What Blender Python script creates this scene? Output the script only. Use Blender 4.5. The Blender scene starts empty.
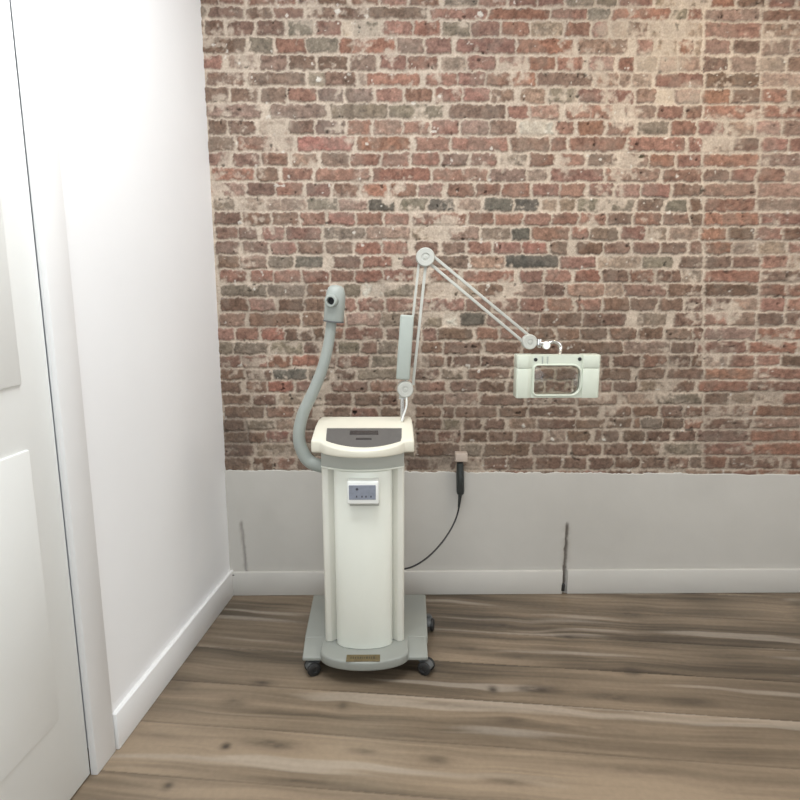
import bpy, bmesh, math, random
import numpy as np
from mathutils import Vector, Matrix, Euler

# ------------------------------------------------------------------ camera
SC = bpy.context.scene
COL = SC.collection
F = 620.0                                   # focal length in pixels of an 800 px frame
PITCH, YAW = math.radians(10.5), math.radians(0.6)
CAM = Vector((0.0, -2.515, 1.3217))
cam_data = bpy.data.cameras.new('camera')
cam_data.sensor_width = 36.0
cam_data.lens = 36.0 * F / 800.0
cam = bpy.data.objects.new('camera', cam_data)
cam.location = CAM
cam.rotation_euler = (math.pi / 2 - PITCH, 0, -YAW)
COL.objects.link(cam)
SC.camera = cam
RM = Euler((math.pi / 2 - PITCH, 0, -YAW)).to_matrix()

# ------------------------------------------------------------------ world, lights, exposure
SC.view_settings.view_transform = 'Standard'
SC.view_settings.look = 'None'
SC.view_settings.gamma = 1.0
SC.view_settings.use_curve_mapping = False
SC.view_settings.exposure = 0.12
SC.cycles.use_denoising = True
SC.cycles.max_bounces = 10
SC.cycles.diffuse_bounces = 5

world = bpy.data.worlds.new('sky')
SC.world = world
world.use_nodes = True
wb = world.node_tree.nodes['Background']
wb.inputs['Color'].default_value = (0.75, 0.86, 1.0, 1)
wb.inputs['Strength'].default_value = 0.15


def area(name, loc, target, sx, sy, power, color):
    l = bpy.data.lights.new(name, 'AREA')
    l.shape = 'RECTANGLE'
    l.size, l.size_y = sx, sy
    l.energy = power
    l.color = color
    o = bpy.data.objects.new(name, l)
    o.location = loc
    d = Vector(target) - Vector(loc)
    o.rotation_euler = d.to_track_quat('-Z', 'Y').to_euler()
    COL.objects.link(o)
    return o


# daylight falling in through the window of the right wall and the window behind the camera
area('daylight_side_window', (2.36, -1.75, 1.85), (-0.7, -1.0, 1.2), 2.0, 1.5, 24, (1.0, 0.985, 0.95))
area('daylight_rear_window', (-0.1, -4.55, 1.40), (-0.1, 0, 0.9), 1.9, 2.1, 32, (0.86, 0.95, 1.0))
# flat ceiling light panel over the middle of the room
area('ceiling_panel', (-0.20, -1.30, 2.695), (-0.20, -1.30, 0), 1.15, 0.85, 34, (0.95, 0.98, 1.0))
# warm ceiling spot near the brick wall, right
sp = bpy.data.lights.new('ceiling_spot_light', 'SPOT')
sp.energy = 23
sp.color = (1.0, 0.82, 0.58)
sp.spot_size = math.radians(120)
sp.spot_blend = 1.0
sp.shadow_soft_size = 0.06
spo = bpy.data.objects.new('ceiling_spot_light', sp)
spo.location = (1.15, -0.75, 2.66)
spo.rotation_euler = (math.radians(28), 0, 0)
COL.objects.link(spo)


# ------------------------------------------------------------------ geometry helpers
def ray(px, py):
    d = RM @ Vector(((px - 400.0) / F, -(py - 400.0) / F, -1.0))
    return d


def aty(px, py, y):
    d = ray(px, py)
    t = (y - CAM.y) / d.y
    return CAM + d * t


def atz(px, py, z):
    d = ray(px, py)
    t = (z - CAM.z) / d.z
    return CAM + d * t


def srgb(r, g, b):
    f = lambda c: (c / 12.92 if c <= 0.04045 else ((c + 0.055) / 1.055) ** 2.4)
    return (f(r / 255.0), f(g / 255.0), f(b / 255.0))


def put_origin(o, parent):
    """parent o to an object without moving it in the world"""
    o.parent = parent
    pw = Vector((0, 0, 0))
    p = parent
    while p is not None:
        pw += p.location
        p = p.parent
    o.location = Vector(o.location) - pw


def obj(name, bm, m, parent=None, smooth=35, loc=None, **props):
    """link bm (world coordinates) as ONE mesh object whose origin sits at loc or its centre"""
    if loc is None:
        lo = Vector((min(v.co[i] for v in bm.verts) for i in range(3)))
        hi = Vector((max(v.co[i] for v in bm.verts) for i in range(3)))
        loc = (lo + hi) / 2
        loc.z = lo.z
    loc = Vector(loc)
    bmesh.ops.translate(bm, verts=bm.verts, vec=-loc)
    bmesh.ops.recalc_face_normals(bm, faces=bm.faces)
    me = bpy.data.meshes.new(name)
    bm.to_mesh(me)
    bm.free()
    for p in me.polygons:
        p.use_smooth = True
    if smooth is not None:
        me.set_sharp_from_angle(angle=math.radians(smooth))
    me.materials.append(m)
    o = bpy.data.objects.new(name, me)
    COL.objects.link(o)
    o.location = loc
    if parent is not None:
        put_origin(o, parent)
    for k, v in props.items():
        o[k] = v
    return o


def thing(name, loc, label, category, group=None):
    o = bpy.data.objects.new(name, None)
    o.empty_display_size = 0.1
    o.location = loc
    COL.objects.link(o)
    o['label'] = label
    o['category'] = category
    if group:
        o['group'] = group
    return o


def structure(o):
    o['kind'] = 'structure'
    return o


def bevel(bm, w, seg=2, ang=30, geom=None):
    es = [e for e in (geom or bm.edges) if len(e.link_faces) == 2 and e.calc_face_angle(0) > math.radians(ang)]
    if es:
        bmesh.ops.bevel(bm, geom=es, offset=w, segments=seg, profile=0.5, affect='EDGES', clamp_overlap=True)


def add_box(bm, lo, hi, b=0, seg=2):
    t = bmesh.new()
    lo, hi = Vector(lo), Vector(hi)
    bmesh.ops.create_cube(t, size=1.0)
    for v in t.verts:
        v.co = Vector((lo[i] + (v.co[i] + .5) * (hi[i] - lo[i]) for i in range(3)))
    if b:
        bevel(t, b, seg)
    join(bm, t)
    return bm


def join(bm, t, mat=None):
    vs = {}
    for v in t.verts:
        vs[v] = bm.verts.new(mat @ v.co if mat else v.co)
    for f in t.faces:
        try:
            bm.faces.new([vs[v] for v in f.verts])
        except ValueError:
            pass
    t.free()


def add_prism(bm, pts, z0, z1, b=0, seg=2, axis='z', tops=None):
    """extrude a closed 2D outline; axis z: pts are (x,y); axis y: pts are (x,z), z0..z1 along y"""
    t = bmesh.new()
    P = (lambda p, h: (p[0], p[1], h)) if axis == 'z' else (lambda p, h: (p[0], h, p[1]))
    lo = [t.verts.new(P(p, z0)) for p in pts]
    hi = [t.verts.new(P(p, z1 if tops is None else tops(p))) for p in pts]
    n = len(pts)
    t.faces.new(lo[::-1])
    t.faces.new(hi)
    for i in range(n):
        t.faces.new((lo[i], lo[(i + 1) % n], hi[(i + 1) % n], hi[i]))
    bmesh.ops.recalc_face_normals(t, faces=t.faces)
    if b:
        bevel(t, b, seg)
    join(bm, t)
    return bm


def frame_for(d):
    d = d.normalized()
    a = Vector((0, 0, 1)) if abs(d.z) < .9 else Vector((1, 0, 0))
    u = d.cross(a).normalized()
    return u, d.cross(u).normalized()


def add_tube(bm, path, radii, seg=14, cap=True):
    path = [Vector(p) for p in path]
    if not hasattr(radii, '__len__'):
        radii = [radii] * len(path)
    rings = []
    u = None
    for i, p in enumerate(path):
        d = (path[min(i + 1, len(path) - 1)] - path[max(i - 1, 0)]).normalized()
        if u is None:
            u, w = frame_for(d)
        else:
            u = (u - d * u.dot(d)).normalized()
            w = d.cross(u)
        rings.append([bm.verts.new(p + (u * math.cos(2 * math.pi * k / seg) + w * math.sin(2 * math.pi * k / seg)) * radii[i]) for k in range(seg)])
    for a, b in zip(rings, rings[1:]):
        for k in range(seg):
            bm.faces.new((a[k], a[(k + 1) % seg], b[(k + 1) % seg], b[k]))
    if cap:
        bm.faces.new(rings[0][::-1])
        bm.faces.new(rings[-1])
    return bm


def spline(pts, n=8):
    """Catmull-Rom through pts"""
    pts = [Vector(p) for p in pts]
    P = [pts[0] * 2 - pts[1]] + pts + [pts[-1] * 2 - pts[-2]]
    out = []
    for i in range(1, len(P) - 2):
        a, b, c, d = P[i - 1:i + 3]
        for k in range(n):
            t = k / n
            out.append(.5 * ((2 * b) + (c - a) * t + (2 * a - 5 * b + 4 * c - d) * t * t + (3 * b - a - 3 * c + d) * t ** 3))
    out.append(pts[-1])
    return out


def add_lathe(bm, profile, origin, axis=(0, 0, 1), seg=28):
    """profile: (radius, height) along axis from origin"""
    o, ax = Vector(origin), Vector(axis).normalized()
    u, w = frame_for(ax)
    rings = []
    for r, h in profile:
        c = o + ax * h
        if r < 1e-6:
            rings.append([bm.verts.new(c)])
        else:
            rings.append([bm.verts.new(c + (u * math.cos(2 * math.pi * k / seg) + w * math.sin(2 * math.pi * k / seg)) * r) for k in range(seg)])
    for a, b in zip(rings, rings[1:]):
        for k in range(seg):
            if len(a) == 1 and len(b) == 1:
                continue
            if len(a) == 1:
                bm.faces.new((a[0], b[(k + 1) % seg], b[k]))
            elif len(b) == 1:
                bm.faces.new((a[k], a[(k + 1) % seg], b[0]))
            else:
                bm.faces.new((a[k], a[(k + 1) % seg], b[(k + 1) % seg], b[k]))
    if len(rings[0]) > 1:
        bm.faces.new(rings[0][::-1])
    if len(rings[-1]) > 1:
        bm.faces.new(rings[-1])
    return bm


# ------------------------------------------------------------------ noise in numpy
def vnoise(x, y, seed):
    r = np.random.RandomState(seed)
    T = r.rand(256, 256)
    xi, yi = np.floor(x).astype(int), np.floor(y).astype(int)
    fx, fy = x - xi, y - yi
    fx, fy = fx * fx * (3 - 2 * fx), fy * fy * (3 - 2 * fy)
    g = lambda a, b: T[a % 256, b % 256]
    return (g(xi, yi) * (1 - fx) + g(xi + 1, yi) * fx) * (1 - fy) + (g(xi, yi + 1) * (1 - fx) + g(xi + 1, yi + 1) * fx) * fy


def fbm(x, y, f, seed, octv=4):
    s = np.zeros_like(x)
    a, t = 1.0, 0.0
    for k in range(octv):
        s += a * vnoise(x * f * 2 ** k + 17.3 * k, y * f * 2 ** k + 5.1 * k, seed + k)
        t += a
        a *= .55
    return s / t            # 0..1, mean .5


def sstep(a, b, x):
    t = np.clip((x - a) / (b - a), 0, 1)
    return t * t * (3 - 2 * t)


def grid_mesh(name, xs, ys, place, colors, m):
    """regular grid; place(X,Y)->Nx3 ; colors Nx3 -> attribute 'tone'"""
    nx, ny = len(xs), len(ys)
    X, Y = np.meshgrid(xs, ys)
    co = place(X, Y)
    me = bpy.data.meshes.new(name)
    me.vertices.add(nx * ny)
    me.vertices.foreach_set('co', co.reshape(-1).astype(np.float32))
    i = np.arange(nx * ny).reshape(ny, nx)
    q = np.stack([i[:-1, :-1], i[:-1, 1:], i[1:, 1:], i[1:, :-1]], -1).reshape(-1, 4)
    nf = len(q)
    me.loops.add(nf * 4)
    me.loops.foreach_set('vertex_index', q.reshape(-1).astype(np.int32))
    me.polygons.add(nf)
    me.polygons.foreach_set('loop_start', (np.arange(nf) * 4).astype(np.int32))
    me.polygons.foreach_set('use_smooth', np.ones(nf, dtype=bool))
    at = me.attributes.new('tone', 'FLOAT_COLOR', 'POINT')
    c = np.concatenate([colors.reshape(-1, 3), np.ones((nx * ny, 1))], 1)
    at.data.foreach_set('color', c.reshape(-1).astype(np.float32))
    me.update(calc_edges=True)
    me.validate()
    me.materials.append(m)
    o = bpy.data.objects.new(name, me)
    COL.objects.link(o)
    return o


# ------------------------------------------------------------------ materials
def mat(name, color, rough=0.5, metal=0.0, var=0.04, scale=30, bump=0.0, bscale=200, spec=0.5, attr=None, coat=0.0):
    m = bpy.data.materials.new(name)
    m.use_nodes = True
    nt = m.node_tree
    b = nt.nodes['Principled BSDF']
    b.inputs['Roughness'].default_value = rough
    b.inputs['Metallic'].default_value = metal
    b.inputs['Specular IOR Level'].default_value = spec
    b.inputs['Coat Weight'].default_value = coat
    tc = nt.nodes.new('ShaderNodeTexCoord')
    n = nt.nodes.new('ShaderNodeTexNoise')
    n.inputs['Scale'].default_value = scale
    n.inputs['Detail'].default_value = 4
    nt.links.new(tc.outputs['Object'], n.inputs['Vector'])
    mr = nt.nodes.new('ShaderNodeMapRange')
    mr.inputs['To Min'].default_value = 1 - var
    mr.inputs['To Max'].default_value = 1 + var
    mr.inputs['From Min'].default_value = .3
    mr.inputs['From Max'].default_value = .7
    nt.links.new(n.outputs['Fac'], mr.inputs['Value'])
    mx = nt.nodes.new('ShaderNodeVectorMath')
    mx.operation = 'SCALE'
    if attr:
        a = nt.nodes.new('ShaderNodeAttribute')
        a.attribute_name = attr
        nt.links.new(a.outputs['Color'], mx.inputs[0])
    else:
        mx.inputs[0].default_value = color
    nt.links.new(mr.outputs['Result'], mx.inputs['Scale'])
    nt.links.new(mx.outputs['Vector'], b.inputs['Base Color'])
    if bump:
        n2 = nt.nodes.new('ShaderNodeTexNoise')
        n2.inputs['Scale'].default_value = bscale
        n2.inputs['Detail'].default_value = 3
        nt.links.new(tc.outputs['Object'], n2.inputs['Vector'])
        bp = nt.nodes.new('ShaderNodeBump')
        bp.inputs['Strength'].default_value = bump
        bp.inputs['Distance'].default_value = 0.002
        nt.links.new(n2.outputs['Fac'], bp.inputs['Height'])
        nt.links.new(bp.outputs['Normal'], b.inputs['Normal'])
    return m


M = {}
M['white_wall'] = mat('white_wall', (.86, .86, .865), .75, var=.012, scale=3, bump=.08, bscale=60)
M['dado'] = mat('dado_plaster', None, .7, var=.02, scale=8, bump=.1, bscale=80, attr='tone')
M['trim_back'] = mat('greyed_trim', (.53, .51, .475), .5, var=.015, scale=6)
M['trim'] = mat('white_trim', (.78, .775, .77), .45, var=.01, scale=6)
M['door_paint'] = mat('door_paint', (.82, .83, .81), .4, var=.01, scale=6)
M['ceiling'] = mat('ceiling_paint', (.8, .8, .79), .8, var=.01, scale=4)
M['brick'] = mat('old_brick', None, .92, var=.14, scale=140, bump=.7, bscale=170, spec=.15, attr='tone')
M['floor'] = mat('oak_laminate', None, .36, var=.05, scale=60, bump=.05, bscale=90, spec=.35, attr='tone')
M['cream'] = mat('cream_plastic', (.70, .67, .565), .32, var=.012, scale=5)
M['cream_white'] = mat('cream_white_plastic', (.80, .815, .74), .28, var=.012, scale=5)
M['panel_cream'] = mat('pale_panel', (.70, .69, .62), .4, var=.012, scale=5)
M['grey'] = mat('warm_grey_plastic', (.27, .28, .255), .42, var=.02, scale=8)
M['grey_light'] = mat('pale_grey_plastic', (.42, .43, .39), .35, var=.02, scale=8)
M['hose'] = mat('grey_hose', (.31, .335, .31), .5, var=.03, scale=20)
M['membrane'] = mat('dark_grey_membrane', (.115, .11, .105), .45, var=.05, scale=90)
M['display'] = mat('dark_display', (.045, .042, .042), .25, var=.05, scale=50)
M['lcd'] = mat('grey_lcd', (.23, .25, .30), .3, var=.10, scale=70)
M['lcd_mark'] = mat('lcd_mark', (.05, .05, .07), .4)
M['white_plastic'] = mat('white_plastic', (.82, .83, .80), .3, var=.01, scale=6)
M['lamp_white'] = mat('lamp_white', (.60, .635, .54), .4, var=.015, scale=8)
M['arm_white'] = mat('arm_white', (.47, .47, .43), .4, var=.03, scale=20)
M['spring'] = mat('pale_grey_cover', (.38, .415, .38), .45, var=.02, scale=15)
M['chrome'] = mat('chrome', (.75, .75, .74), .18, metal=1.0, var=.02)
M['black'] = mat('black_rubber', (.018, .018, .018), .5, var=.1, scale=60)
M['plug_black'] = mat('black_plug', (.022, .026, .025), .35, var=.1, scale=60)
M['caster'] = mat('dark_caster', (.10, .105, .105), .4, var=.05)
M['brass'] = mat('brass_plate', (.14, .105, .048), .45, metal=.25, var=.2, scale=120)
M['brass_dark'] = mat('brass_lettering', (.06, .045, .02), .5)
M['socket'] = mat('socket_beige', (.46, .38, .32), .5, var=.04, scale=40)
M['hole'] = mat('dark_hole', (.008, .008, .008), .8)

gl = bpy.data.materials.new('lens_glass')
gl.use_nodes = True
nt = gl.node_tree
nt.nodes.remove(nt.nodes['Principled BSDF'])
tr = nt.nodes.new('ShaderNodeBsdfTransparent')
tr.inputs['Color'].default_value = (.93, .95, .93, 1)
gs = nt.nodes.new('ShaderNodeBsdfGlossy')
gs.inputs['Roughness'].default_value = .04
fr = nt.nodes.new('ShaderNodeFresnel')
fr.inputs['IOR'].default_value = 1.5
ms = nt.nodes.new('ShaderNodeMixShader')
nt.links.new(fr.outputs['Fac'], ms.inputs['Fac'])
nt.links.new(tr.outputs['BSDF'], ms.inputs[1])
nt.links.new(gs.outputs['BSDF'], ms.inputs[2])
nt.links.new(ms.outputs['Shader'], nt.nodes['Material Output'].inputs['Surface'])
M['glass'] = gl

# ------------------------------------------------------------------ the room
CORNER = aty(230.5, 560, 0.0)
CX = CORNER.x                                  # x of the left corner at the back wall
SL = 0.112                                     # the left wall opens outward by this slope
LEDGE = aty(460, 472.3, -.006).z
CEIL = 2.74
RIGHT = 2.45
FRONT = -4.65
DADO_Y = -.012
END = atz(113, 750, 0.0)                       # where the left wall's skirting stops
YE = END.y


def lx(y):
    """x of the left wall's face at depth y"""
    return CX - SL * (0 - y)


# ---- brick wall: every course and joint read off the wall, as one relief
ROWS = [1, 12.3, 28.6, 46, 63.7, 79, 95.2, 112, 127, 144.4, 160, 174.6, 189.9, 205.1, 218.5, 233.7, 247.5, 262, 275.7,
        290.4, 304, 319.6, 334.2, 347.2, 361.7, 373.9, 386.5, 399, 412, 424, 436.2, 449.2, 463.9]
# per course: left tile bricks ; right tile bricks, "x0 x1 kind" in tile units
BR = [
 "20 70 d,75 150 r,165 250 r,255 310 r,320 370 d,380 470 d,485 560 r,570 650 r,660 750 r;0 100 g,105 190 r,200 280 r,285 365 r,375 460 g,540 640 r,650 720 p",
 "8 32 g,42 148 d,160 236 d,242 333 r,345 432 d,440 525 d,533 712 m;-47 130 r,138 322 o,328 435 r,440 505 g,515 690 o,697 742 g,748 790 r",
 "8 30 d,35 88 d,100 178 d,190 275 d,285 365 g,375 450 r,455 485 t,490 568 g,582 668 r,675 752 o;-10 78 g,83 168 r,178 258 r,265 360 p,370 445 r,455 500 r,515 560 p,565 620 m,630 665 p,672 720 g,740 790 p",
 "20 155 d,168 240 g,250 340 r,345 440 g,445 615 o,622 705 m,712 790 r;38 215 r,222 395 o,410 560 q,590 640 r,655 715 p,722 765 o,770 790 p",
 "25 85 r,105 195 p,200 280 m,290 370 d,380 470 d,480 558 m,570 650 r,655 745 r;-11 65 p,70 155 r,165 250 q,258 340 o,348 425 o,440 520 q,535 580 o,590 650 p,660 710 q,715 785 q",
 "35 155 d,165 340 m,350 400 g,400 495 d,505 525 p,528 690 o;-59 35 r,40 120 r,125 205 r,210 280 o,285 450 m,460 530 q,535 570 p,575 635 p,650 790 r",
 "30 100 m,110 192 m,205 280 m,288 372 r,378 458 m,470 548 m,560 640 r,648 730 r;-29 52 r,58 138 r,145 215 q,232 310 q,322 405 g,412 495 r,500 580 r,588 650 q,655 700 t,705 785 r",
 "35 205 m,235 400 m,420 595 g,600 765 g;10 185 m,195 255 r,260 350 q,370 515 r,520 545 p,555 650 q,655 730 r,740 790 r",
 "40 98 d,105 185 d,200 285 p,290 368 d,375 460 m,468 540 o,550 635 q,640 720 r;-40 42 r,50 135 m,140 215 m,228 335 W,345 395 r,410 490 o,498 580 r,595 685 g,693 770 r",
 "42 118 m,130 240 r,245 300 p,316 488 R,498 662 o;-90 15 r,22 192 r,203 320 m,325 373 r,385 555 r,562 737 r,748 790 r",
 "40 108 d,118 198 d,207 285 r,300 375 q,390 472 m,480 568 r,575 658 r,668 750 r;-10 68 m,80 158 r,170 250 g,260 338 r,352 430 r,440 525 m,535 625 q,630 705 o,715 785 r",
 "50 182 o,192 260 d,270 360 r,372 538 r,548 720 o;-40 130 r,138 250 m,255 312 p,322 485 r,495 658 r,672 790 r",
 "45 155 q,160 245 d,250 330 r,345 415 r,425 505 d,515 590 o,600 680 o,688 762 r;10 88 r,93 170 r,177 258 r,270 350 r,355 428 r,440 515 r,525 600 r,608 690 r,702 785 d",
 "55 120 g,130 215 p,220 340 p,345 440 g,445 530 q,534 612 b,630 712 g;-49 28 b,38 110 p,122 205 k,212 285 b,300 345 p,355 400 p,408 475 g,480 580 g,590 670 d,682 745 g,755 790 d",
 "60 140 d,148 230 d,238 318 d,328 402 r,412 490 r,498 575 r,583 660 r,672 758 r;-10 65 r,72 150 r,157 238 r,245 322 r,330 405 r,413 492 r,500 575 d,583 665 r,673 750 d,757 790 d",
 "65 130 d,135 193 d,207 278 r,283 388 r,400 520 g,525 660 q,670 750 p;15 100 q,110 200 p,205 260 k,268 380 r,388 440 r,445 530 m,540 615 r,625 680 p,690 780 p",
 "35 105 d,115 195 d,203 278 r,285 365 d,372 455 m,465 540 o,547 625 r,648 715 d;-10 60 m,70 140 r,150 235 r,240 313 R,325 375 d,407 482 d,490 570 d,580 655 d,663 742 d,750 790 d",
 "40 105 d,110 190 q,198 270 g,278 363 k,395 480 d,490 575 r,610 690 r;-40 70 m,75 180 q,185 348 b,355 460 r,470 600 p,605 700 g,722 790 d",
 "45 128 r,142 210 r,213 295 r,303 380 r,388 460 r,465 545 R,550 640 r,690 780 r;55 215 r,230 300 r,310 385 r,398 472 R,482 562 d,568 638 r,648 725 d,730 790 p",
 "52 190 g,195 308 g,315 380 d,430 480 g,485 545 W,550 640 g,650 730 p;30 100 p,100 180 d,185 300 p,303 370 d,375 490 q,495 545 p,550 680 d,685 790 d",
 "50 132 d,140 215 r,228 305 d,310 365 d,372 425 d,430 465 r,472 552 r,560 640 r,650 690 r;-43 60 r,65 140 r,150 222 r,230 305 R,315 392 r,405 478 r,487 565 d,570 650 d,658 730 d,740 790 d",
 "45 125 q,137 290 d,300 365 d,435 540 q,545 600 g,670 730 g;-5 40 W,50 125 b,130 290 q,295 418 d,425 555 d,590 680 p,705 790 d",
 "40 90 r,97 165 r,175 245 R,250 330 d,335 365 d,430 548 r,560 600 d,670 715 d;-20 85 d,95 165 r,172 250 r,255 335 d,345 413 d,420 497 d,508 585 d,592 668 d,680 760 d,765 790 d",
 "45 85 g,90 192 g,202 300 g,305 355 d,410 475 g,480 530 d,537 590 g,665 728 d;-5 110 d,125 230 d,240 345 d,355 545 d,550 690 p,695 770 d",
 "45 110 r,115 190 r,195 265 o,270 350 o,410 505 r,515 590 g,670 730 d;5 20 d,25 105 d,110 210 d,480 505 d,517 600 d,607 680 r,688 750 d,757 790 d",
 "50 120 d,130 205 d,212 310 k,320 380 g,400 460 d,470 590 g,640 720 d;-10 55 g,70 195 d,480 570 d,592 675 d,685 790 d",
 "50 110 d,125 190 d,195 270 R,280 340 r,390 500 r,510 590 r,650 740 r;20 95 d,103 185 d,195 215 d,480 510 r,517 590 d,598 680 p,690 770 d",
 "55 140 d,150 220 d,230 310 p,370 450 d,460 540 d,545 590 d,640 735 m;0 100 q,110 240 d,250 400 q,410 530 q,540 640 p,650 790 g",
 "60 180 d,190 275 r,285 330 d,370 450 d,455 530 r,540 600 d,650 725 d;-5 28 d,35 160 d,170 250 d,258 405 d,415 470 d,495 570 d,578 655 d,665 730 d,735 790 d",
 "60 120 d,130 210 g,220 285 p,650 725 d;-10 45 g,55 110 d,125 185 d,200 280 p,285 400 d,405 490 d,498 570 d,580 600 d,605 665 g,670 730 d,735 790 r",
 "60 130 d,135 185 d,190 260 R,265 285 d,650 710 d;-20 45 r,55 130 d,135 208 d,218 300 d,310 370 p,378 442 d,460 530 d,545 615 d,620 690 d,700 770 d",
 "60 150 d,160 290 p,650 735 d;-5 45 d,50 110 g,120 260 d,270 380 d,390 480 d,490 560 d,570 660 d,670 790 g",
 "60 140 d,150 210 d,215 280 o,285 340 d,620 730 d;-10 30 d,40 110 d,120 190 d,195 270 d,280 360 d,365 435 d,445 515 d,520 595 d,603 675 d,685 750 d,755 790 d",
]
KIND = {'r': (.285, .168, .136), 'd': (.210, .138, .110), 'g': (.242, .202, .164), 'o': (.300, .166, .126),
        'R': (.285, .148, .122), 'm': (.255, .178, .147), 'b': (.118, .108, .097), 'k': (.165, .150, .132),
        'p': (.325, .245, .197), 'q': (.315, .215, .175), 't': (.40, .32, .225), 'W': (.58, .54, .48)}
MORTAR = np.array((.445, .370, .300))


def build_bricks():
    rng = random.Random(5)
    xs = np.concatenate([np.arange(CX - .02, 1.30, .0032), np.arange(1.30, RIGHT + .02, .008)])
    zs = np.arange(LEDGE - .06, CEIL + .01, .0032)
    X, Z = np.meshgrid(xs, zs)
    # course bands
    zc = [aty(400, p, 0).z for p in ROWS]
    zc = sorted(zc)                                   # bottom to top
    allrows = [(zc[::-1][i], BR[i]) for i in range(len(ROWS))]
    top = zc[-1]
    k = 1
    while top + .0535 * k < CEIL + .05:
        allrows.append((top + .0535 * k, None))
        k += 1
    allrows.append((zc[0] - .054, None))
    zl = sorted(a for a, _ in allrows)
    bricks = []
    for z, s in allrows:
        i = zl.index(z)
        up = (zl[i + 1] - z) if i + 1 < len(zl) else .054
        dn = (z - zl[i - 1]) if i > 0 else .054
        z0, z1 = z - dn / 2 + .0045, z + up / 2 - .0045
        items = []
        if s:
            ri = BR.index(s)
            py = ROWS[ri]
            offL = 195 if ri < 16 else 205
            L, R = s.split(';')
            for off, part in ((offL, L), (445, R)):
                for e in part.split(','):
                    a, b, kd = e.split()
                    xa, xb = aty(off + float(a) * .325, py, 0).x, aty(off + float(b) * .325, py, 0).x
                    items.append([xa, xb, kd])
            items.sort()
            # parts of the course hidden by the machine: carry the bond on
            extra = []
            for p, q in zip(items, items[1:]):
                gap = q[0] - p[1]
                if gap > .07:
                    n = max(1, round((gap - .01) / .105))
                    w = (gap - .01) / n
                    for j in range(n):
                        extra.append([p[1] + .01 + j * w, p[1] + .01 + (j + 1) * w - .01, rng.choice('ddrdg')])
            items += extra
            xe = max(q[1] for q in items) + .011
        else:
            xe = CX + rng.uniform(-.05, .02)
        head = rng.random() < .5
        while xe < RIGHT + .05:
            w = (.098 if head else .205) * rng.uniform(.93, 1.07)
            items.append([xe, xe + w, rng.choice('rrrddmqop')])
            xe += w + .011
        for it in items:
            bricks.append((it[0], it[1], z0 + rng.uniform(-.002, .002), z1 + rng.uniform(-.002, .002), it[2]))
    # warps give each brick its worn outline
    wx = (fbm(X, Z, 34, 11) - .5) * .019 + (fbm(X, Z, 120, 15, 2) - .5) * .010
    wz = (fbm(X, Z, 34, 23) - .5) * .012 + (fbm(X, Z, 120, 27, 2) - .5) * .010
    Xw, Zw = X + wx, Z + wz
    C = np.empty(X.shape + (3,))
    n1 = fbm(X, Z, 25, 31)
    n2 = fbm(X, Z, 120, 41, 3)
    mort = MORTAR * (0.68 + .40 * n1 + .30 * n2)[..., None]
    C[:] = mort
    H = (fbm(X, Z, 60, 51) - .5) * .004
    smear = fbm(X, Z, 9, 61, 5)
    smear2 = fbm(X, Z, 45, 71, 4)
    mott = fbm(X, Z, 70, 81, 4)
    spk = fbm(X, Z, 200, 91, 2)
    tint = fbm(X, Z, 16, 95, 3)
    for x0, x1, z0, z1, kd in bricks:
        i0, i1 = np.searchsorted(xs, x0 - .015), np.searchsorted(xs, x1 + .015)
        j0, j1 = np.searchsorted(zs, z0 - .015), np.searchsorted(zs, z1 + .015)
        if i1 <= i0 or j1 <= j0:
            continue
        sl = (slice(j0, j1), slice(i0, i1))
        cx, cz, hx, hz = (x0 + x1) / 2, (z0 + z1) / 2, (x1 - x0) / 2, (z1 - z0) / 2
        rr = min(.007, hx * .8, hz * .8)
        qx = np.abs(Xw[sl] - cx) - (hx - rr)
        qz = np.abs(Zw[sl] - cz) - (hz - rr)
        sd = np.hypot(np.maximum(qx, 0), np.maximum(qz, 0)) + np.minimum(np.maximum(qx, qz), 0) - rr
        mk = sstep(.0040, -.0045, sd)
        worn = {'p': .30, 'q': .20, 'W': .6, 't': .8, 'g': .15}.get(kd, 0.0)
        thr = .60 - worn * .28 - rng.uniform(0, .07)
        cover = sstep(thr, thr + .12, .6 * smear[sl] + .4 * smear2[sl])
        mk2 = mk * (1 - .80 * cover)
        base = np.array(KIND[kd]) * np.array((1.0, .985, .93)) * rng.uniform(.78, 1.12)
        base = base * np.array((rng.uniform(.96, 1.05), 1.0, rng.uniform(.95, 1.05)))
        col = base * (0.16 + 1.02 * mott[sl] + .36 * spk[sl])[..., None]
        g = sstep(.48, .66, tint[sl])[..., None] * .28                     # greyed, lime-bloomed areas
        col = col * (1 - g) + g * np.array((.235, .195, .160))
        col *= (1 - .16 * sstep(-.006, 0, sd) * (kd not in 'ptW'))[..., None]   # darker arrises
        C[sl] = C[sl] * (1 - mk2[..., None]) + col * mk2[..., None]
        prot = rng.uniform(.003, .008) * (.4 if kd in 'ptW' else 1)
        H[sl] += mk * (prot + (mott[sl] - .5) * .004 - .003 * cover)
    # old plaster crumbs and chips
    chips = sstep(.80, .86, fbm(X, Z, 40, 101, 3))
    C = C * (1 - .75 * chips[..., None]) + .75 * chips[..., None] * np.array((.60, .56, .50))
    pits = sstep(.80, .86, fbm(X, Z, 40, 111, 3))
    C *= (1 - .62 * pits)[..., None]
    H -= pits * .006
    # a drilled hole above the console and a dark stain running down the wall at the upper left
    def spot(px, py, rx, rz, depth, colr, amt=.9):
        nonlocal C
        p = aty(px, py, 0)
        d = np.hypot((Xw - p.x) / rx, (Zw - p.z) / rz)
        k = sstep(1.15, .8, d)
        C = C * (1 - amt * k[..., None]) + amt * k[..., None] * np.array(colr)
        return k * depth
    H -= spot(355.5, 412.5, .008, .008, .012, (.02, .016, .014))
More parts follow.
